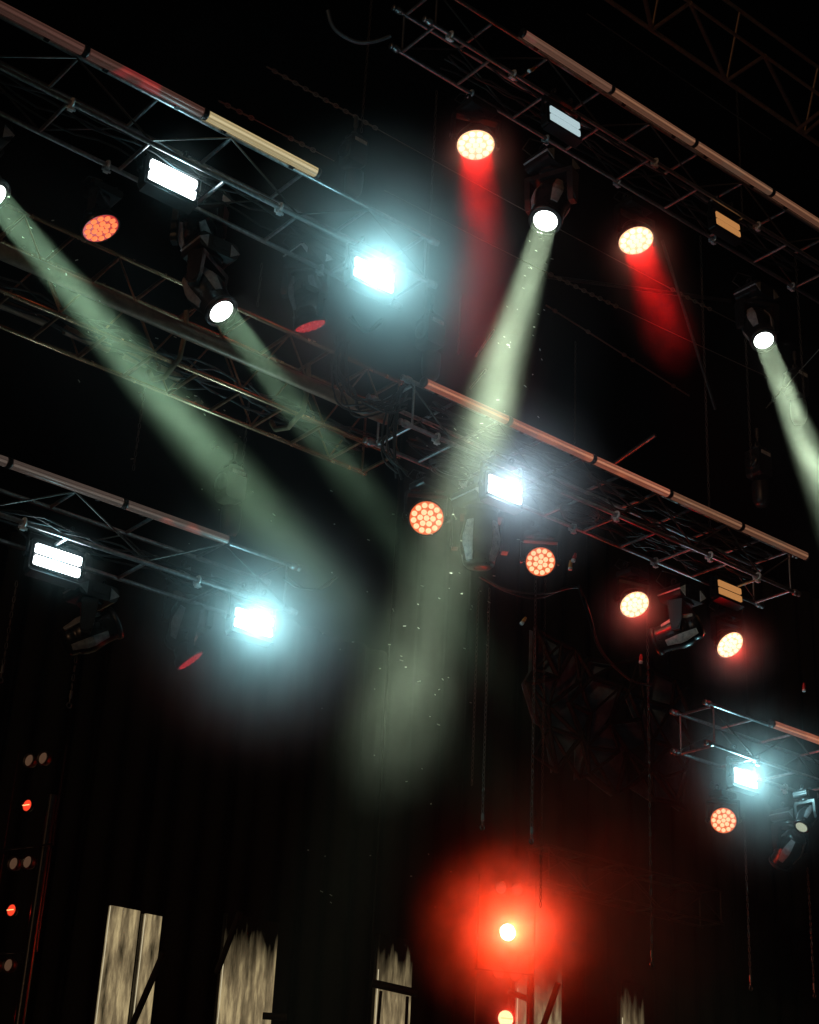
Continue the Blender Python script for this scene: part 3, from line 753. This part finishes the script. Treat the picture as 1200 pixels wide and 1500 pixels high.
# ------------------------------------------------------------------ lamp columns at the bottom
def blinder(P, label, lit, s=1.0, power=0, facing=None, pair_m=None, big=.75):
    t = empty('blinder_panel', P, label, 'lamp panel', 'lamp panels stacked in dark columns', rot=facing or RIG)
    link('frame', cached('bl_frame', lambda: MB().box((0, .06, -.58), (.8, .02, .016)).box((-.38, .06, 0), (.016, .02, 1.13)).box((.38, .06, 0), (.016, .02, 1.13)), BLACKM), t, Matrix.Scale(s, 4))
    for x in (-.11, .11):
        h = link('small_lamp', cached('bl_small', lambda: MB().lathe([(.04, .08), (.07, .06), (.085, 0), (.085, -.03), (.075, -.03), (.07, -.01), (.01, .0)], 20), DALU), t, T((x * s, 0, .42 * s)) @ Matrix.Rotation(-math.pi / 2, 4, 'X') @ Matrix.Scale(s, 4))
        link('glass', cached('bl_glass', lambda: MB().lathe([(.001, -.018), (.04, -.014), (.072, -.008), (.072, -.002), (.001, -.002)], 18), emis('lamp_ember', (.36, .19, .11), .20)), h, None, pair_m)
    h = link('big_lamp', cached('bl_big', lambda: MB().lathe([(.06, .10), (.12, .07), (.15, 0), (.15, -.05), (.135, -.05), (.13, -.01), (.01, .0)], 24), BLACKM), t, T((-.02 * s, 0, -.12 * s)) @ Matrix.Rotation(-math.pi / 2, 4, 'X') @ Matrix.Scale(s * big, 4))
    link('filament', cached('bl_filament', lambda: MB().tube((-.105, 0, -.083), (.105, 0, -.083), .012, 6), emis('lamp_filament', (1, .45, .16), 2.0)), h)
    link('glass', cached('bl_bigglass', lambda: MB().lathe([(.001, -.075), (.06, -.07), (.131, -.045), (.131, -.035), (.001, -.03)], 22), P_RED), h, None, lit)
    return t, h
E_REDL = emis('red_lamp', (1, .06, .022), 1.0)
E_HOT = emis('hot_lamp', (1, .8, .55), 25)
E_HOT2 = emis('hot_red_lamp', (1, .5, .25), 2.6)
SIDE = RIG @ Matrix.Rotation(math.radians(-72), 3, 'Z')
for i, (px, py, lb) in enumerate(((46, 1165, 'dark lamp panel with a red lamp, topmost of the left edge column'), (23, 1318, 'dark lamp panel with a red lamp, second in the left edge column'), (-5, 1470, 'dark lamp panel at the bottom left corner, cut by the edge'))):
    t, h = blinder(pix(px, py, 19.5), lb, E_REDL, 1.06, facing=SIDE, big=.48)
    lamp('POINT', h, (0, 0, -.2), .4, (1, .01, .01), .03)
cz = 21.8
CENT = RIG @ Matrix.Rotation(math.radians(-20), 3, 'Z')
t, h = blinder(pix(745, 1352, cz), 'dark lamp panel whose big lamp makes the wide red glow at bottom centre', E_HOT, 1.1, facing=CENT)
lamp('POINT', h, (0, 0, -.16), 200, (1, .032, .006), .05)
lamp('POINT', h, (0, 0, -.20), 5, (1, .35, .04), .05)
puff(pix(742, 1363, cz - .25), 1.55, 7.5, 3.0, noise=.2, rise=.9)
t, h = blinder(pix(742, 1478, cz), 'dark lamp panel with a small red lamp, just under the wide red glow', E_HOT2, 1.1, facing=CENT)
lamp('POINT', h, (0, 0, -.2), 10, (1, .02, .01), .04)
puff(pix(742, 1491, cz - .3), .45, 1.2, 3, rise=.3)
puff(pix(850, 1335, cz + .2), 2.9, .12, 2.0, noise=.2)
# posts that carry the columns
def post(px, py, z, length, label, r=.05):
    P = pix(px, py, z)
    return single('scaffold_post', MB().tube(P, P - UP * length, r, 12), BLACKM, label, 'post', 'black scaffold posts', origin=P)
post(77, 1165, 19.6, 6.0, 'black post with red edge glints right of the left lamp column', .06)
post(777, 1425, 22.2, 5.0, 'black post crossing the streaked screen right of the red lamps', .045)

# ------------------------------------------------------------------ lit screen strips
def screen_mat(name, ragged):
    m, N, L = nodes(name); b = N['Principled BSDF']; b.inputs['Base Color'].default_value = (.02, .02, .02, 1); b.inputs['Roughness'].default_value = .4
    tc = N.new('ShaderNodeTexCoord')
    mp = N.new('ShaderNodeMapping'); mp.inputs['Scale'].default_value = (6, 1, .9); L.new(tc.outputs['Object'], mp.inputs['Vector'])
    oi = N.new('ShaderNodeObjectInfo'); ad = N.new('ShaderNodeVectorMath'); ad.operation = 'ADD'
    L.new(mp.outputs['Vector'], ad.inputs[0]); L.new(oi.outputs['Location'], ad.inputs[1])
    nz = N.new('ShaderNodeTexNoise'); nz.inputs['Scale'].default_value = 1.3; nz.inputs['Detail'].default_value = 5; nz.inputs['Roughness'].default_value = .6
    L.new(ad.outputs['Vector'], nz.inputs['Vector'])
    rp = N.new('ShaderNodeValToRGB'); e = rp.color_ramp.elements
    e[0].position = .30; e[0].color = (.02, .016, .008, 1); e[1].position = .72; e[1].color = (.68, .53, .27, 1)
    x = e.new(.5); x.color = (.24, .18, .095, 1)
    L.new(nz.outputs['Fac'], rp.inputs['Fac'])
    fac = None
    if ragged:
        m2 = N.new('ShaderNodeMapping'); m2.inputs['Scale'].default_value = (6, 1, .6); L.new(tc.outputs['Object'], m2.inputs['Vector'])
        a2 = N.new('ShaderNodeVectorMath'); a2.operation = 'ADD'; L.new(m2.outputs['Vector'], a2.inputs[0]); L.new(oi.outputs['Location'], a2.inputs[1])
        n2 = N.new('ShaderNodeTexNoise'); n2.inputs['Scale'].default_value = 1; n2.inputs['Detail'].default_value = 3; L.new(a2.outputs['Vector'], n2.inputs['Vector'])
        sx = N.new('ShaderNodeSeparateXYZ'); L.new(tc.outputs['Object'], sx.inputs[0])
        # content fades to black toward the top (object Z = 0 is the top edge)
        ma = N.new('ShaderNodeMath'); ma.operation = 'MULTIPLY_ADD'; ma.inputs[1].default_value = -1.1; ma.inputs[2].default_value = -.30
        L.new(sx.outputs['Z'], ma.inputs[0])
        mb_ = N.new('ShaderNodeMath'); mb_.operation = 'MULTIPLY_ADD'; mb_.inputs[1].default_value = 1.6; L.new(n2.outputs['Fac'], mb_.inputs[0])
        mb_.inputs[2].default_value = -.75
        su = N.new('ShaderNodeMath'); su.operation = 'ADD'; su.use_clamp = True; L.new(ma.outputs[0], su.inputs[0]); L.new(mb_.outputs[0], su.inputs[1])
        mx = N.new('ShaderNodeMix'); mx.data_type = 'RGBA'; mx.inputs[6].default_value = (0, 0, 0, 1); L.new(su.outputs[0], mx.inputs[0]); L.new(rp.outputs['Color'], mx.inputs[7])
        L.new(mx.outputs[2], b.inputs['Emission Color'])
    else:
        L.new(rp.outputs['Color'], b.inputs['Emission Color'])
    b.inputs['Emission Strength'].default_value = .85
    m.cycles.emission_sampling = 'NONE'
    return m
SC_A = screen_mat('screen_streaks', False); SC_B = screen_mat('screen_streaks_ragged', True)
SZ = 28.0
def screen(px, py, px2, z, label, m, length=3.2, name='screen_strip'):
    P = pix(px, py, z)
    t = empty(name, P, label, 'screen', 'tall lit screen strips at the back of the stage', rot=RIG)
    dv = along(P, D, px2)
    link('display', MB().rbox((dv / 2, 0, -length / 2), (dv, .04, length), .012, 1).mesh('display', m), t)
    link('edge_highlight', MB().box((.004, -.024, -length / 2 - (.3 if m is SC_B else .01)), (.012, .012, length - (.6 if m is SC_B else .02))).mesh('edge_highlight', emis('screen_edge_highlight', (.7, .6, .38), .8)), t)  # light caught along the screen edge, put in as emission
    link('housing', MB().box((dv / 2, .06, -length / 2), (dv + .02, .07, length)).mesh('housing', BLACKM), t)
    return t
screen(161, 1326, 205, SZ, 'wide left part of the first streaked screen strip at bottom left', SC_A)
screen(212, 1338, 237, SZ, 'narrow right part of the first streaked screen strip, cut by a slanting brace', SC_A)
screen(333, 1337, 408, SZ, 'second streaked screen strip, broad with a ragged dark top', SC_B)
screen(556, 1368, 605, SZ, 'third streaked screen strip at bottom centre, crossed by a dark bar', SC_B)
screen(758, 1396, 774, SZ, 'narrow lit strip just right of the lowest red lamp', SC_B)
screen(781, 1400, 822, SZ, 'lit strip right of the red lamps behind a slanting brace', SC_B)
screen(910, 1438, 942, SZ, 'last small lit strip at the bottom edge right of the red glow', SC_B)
def bar(a, b, label, r=.05, z=26.5):
    P = pix(a[0], a[1], z); Q = pix(b[0], b[1], z)
    return single('scaffold_brace', MB().tube(P, Q, r, 10), LATT, label, 'brace', 'black scaffold braces before the screens', origin=P)
bar((240, 1395), (186, 1520), 'slanting black brace across the first screen strip', .055)
bar((352, 1335), (318, 1425), 'slanting black brace at the top of the second screen strip', .05)
bar((545, 1440), (612, 1455), 'level black bar across the third screen strip', .07)
bar((558, 1452), (552, 1520), 'upright black bar at the left of the third screen strip', .028)
bar((597, 1460), (594, 1520), 'upright black bar at the right of the third screen strip', .028)
bar((818, 1440), (790, 1520), 'slanting black brace across the strip right of the red lamps', .055)
bar((385, 1488), (420, 1490), 'short black bar at the foot of the second screen strip', .06)
bar((745, 1452), (778, 1465), 'short black bar beside the lowest red lamp', .05)

# ------------------------------------------------------------------ lattice and drapes at the back, ground
def lattice():
    P = pix(900, 1055, 27.0)
    t = empty('scenic_lattice', P, 'dark irregular lattice with dull grey gaps in front of the back drape', 'stage set', rot=RIG)
    rr = random.Random(5)
    k = 0
    nx, nz = 9, 5
    g = [[V((-1.85 + 3.7 * i / (nx - 1) + rr.uniform(-.16, .16), rr.uniform(-.05, .05), -1.1 + 2.2 * j / (nz - 1) + rr.uniform(-.16, .16))) for j in range(nz)] for i in range(nx)]
    for i in range(nx - 1):
        for j in range(nz - 1):
            for tri in (((0, 0), (1, 0), (1, 1)), ((0, 0), (1, 1), (0, 1))):
                if rr.random() < .8:
                    pl = [g[i + a][j + b] + V((0, .12, 0)) for a, b in tri]
                    link('cloth_panel', MB().prism(pl, (0, 1, 0), .02).mesh('cloth_panel', SCRIM), t)
    for i in range(nx):
        for j in range(nz):
            for di, dj in ((1, 0), (0, 1), (1, 1), (1, -1)):
                a, b = i + di, j + dj
                if a < nx and 0 <= b < nz and rr.random() < .66:
                    if k < 98:
                        r = rr.uniform(.022, .05)
                        q = g[a][b] - g[i][j]
                        link('slat', MB().tube(g[i][j] - q * .02, g[a][b] + q * .02, r, 6).mesh('slat', LATT), t); k += 1
    return t
lattice()
def drape(px0, px1, z, label, top=17.0, y0=0.0):
    P = pix(px0, 1100, z); t1 = along(P, D, px1); P.z = 0
    n = max(20, int(t1 / .12)); mb = MB(); vs = []
    for zz in (.05, top):
        for off in (0, .03):
            for i in range(n + 1):
                q = P + D * (t1 * i / n) - E * (.10 * math.sin(i * 1.05) + .05 * math.sin(i * .37) + off); vs.append((q.x, q.y, zz))
    a = n + 1; fs = []
    for i in range(n):
        fs += [(i, i + 1, 2 * a + i + 1, 2 * a + i), (a + i, 3 * a + i, 3 * a + i + 1, a + i + 1), (2 * a + i, 2 * a + i + 1, 3 * a + i + 1, 3 * a + i), (i, a + i, a + i + 1, i + 1)]
    fs += [(0, 2 * a, 3 * a, a), (n, a + n, 3 * a + n, 2 * a + n)]
    mb.add(vs, fs, True)
    return single('back_drape', mb, DRAPE, label, 'drape', 'black drapes behind the stage', origin=P)
drape(-500, 560, 29.5, 'black pleated drape behind the left half of the stage', 16)
drape(562, 1700, 33.0, 'black pleated drape behind the right half of the stage', 19)
gb = bmesh.new(); bmesh.ops.create_grid(gb, x_segments=2, y_segments=2, size=800); gm = bpy.data.meshes.new('ground'); gb.to_mesh(gm); gb.free(); gm.materials.append(GROUND)
go = link('ground', gm); go['kind'] = 'structure'

# drifting dust flecks caught in the beams
mb = MB(); rr = random.Random(21)
def fleck(P):
    d = (D * rr.uniform(.4, 1) + UP * rr.uniform(-.3, .3) + E * rr.uniform(-.4, .4)).normalized(); l = rr.uniform(.004, .016)
    mb.tube(P - d * l, P + d * l, rr.uniform(.002, .004), 5)
def along_beam(a, b, n, r0, r1):
    for _ in range(n):
        u = rr.random(); P = a.lerp(b, u); r = r0 + (r1 - r0) * u
        fleck(P + V((rr.gauss(0, r), rr.gauss(0, r), rr.gauss(0, r))))
along_beam(pix(0, 300, 14.2), pix(420, 800, 11), 45, .1, .3)
along_beam(pix(799, 340, 18), pix(612, 1100, 12.4), 80, .1, .4)
for _ in range(40): fleck(pix(rr.uniform(450, 720), rr.uniform(700, 1380), rr.uniform(12, 18)))
single('dust_flecks', mb, FLAKE, None, None, kind='stuff')

# ------------------------------------------------------------------ night sky, warm low front light
w = bpy.data.worlds.new('World'); scene.world = w; w.use_nodes = True
N = w.node_tree.nodes; Lk = w.node_tree.links
sky = N.new('ShaderNodeTexSky'); sky.sky_type = 'NISHITA'; sky.sun_disc = False
SUN_EL = 4.0
sky.sun_elevation = math.radians(-6); 
Lk.new(sky.outputs['Color'], N['Background'].inputs['Color']); N['Background'].inputs['Strength'].default_value = .03
sd = bpy.data.lights.new('sun', 'SUN'); sd.energy = .15; sd.color = (1, .55, .28); sd.angle = math.radians(1)
so = bpy.data.objects.new('sun', sd); COL.objects.link(so)
dirv = V((.45, 1, -.07)).normalized()
so.matrix_world = frame_from(dirv, UP).to_4x4()
sky.sun_rotation = math.atan2(-dirv.x, -dirv.y)

# ------------------------------------------------------------------ render settings
scene.view_settings.view_transform = 'Standard'; scene.view_settings.look = 'None'
scene.view_settings.exposure = 0; scene.view_settings.gamma = 1
c = scene.cycles
c.use_denoising = True
try: c.denoiser = 'OPENIMAGEDENOISE'
except Exception: pass
c.max_bounces = 4; c.diffuse_bounces = 2; c.glossy_bounces = 2; c.transmission_bounces = 2; c.volume_bounces = 0; c.transparent_max_bounces = 24
c.use_light_tree = True; c.sample_clamp_indirect = 4; c.volume_step_rate = 1.0; c.volume_max_steps = 256
c.use_adaptive_sampling = True; c.adaptive_threshold = .01
bpy.context.view_layer.update()
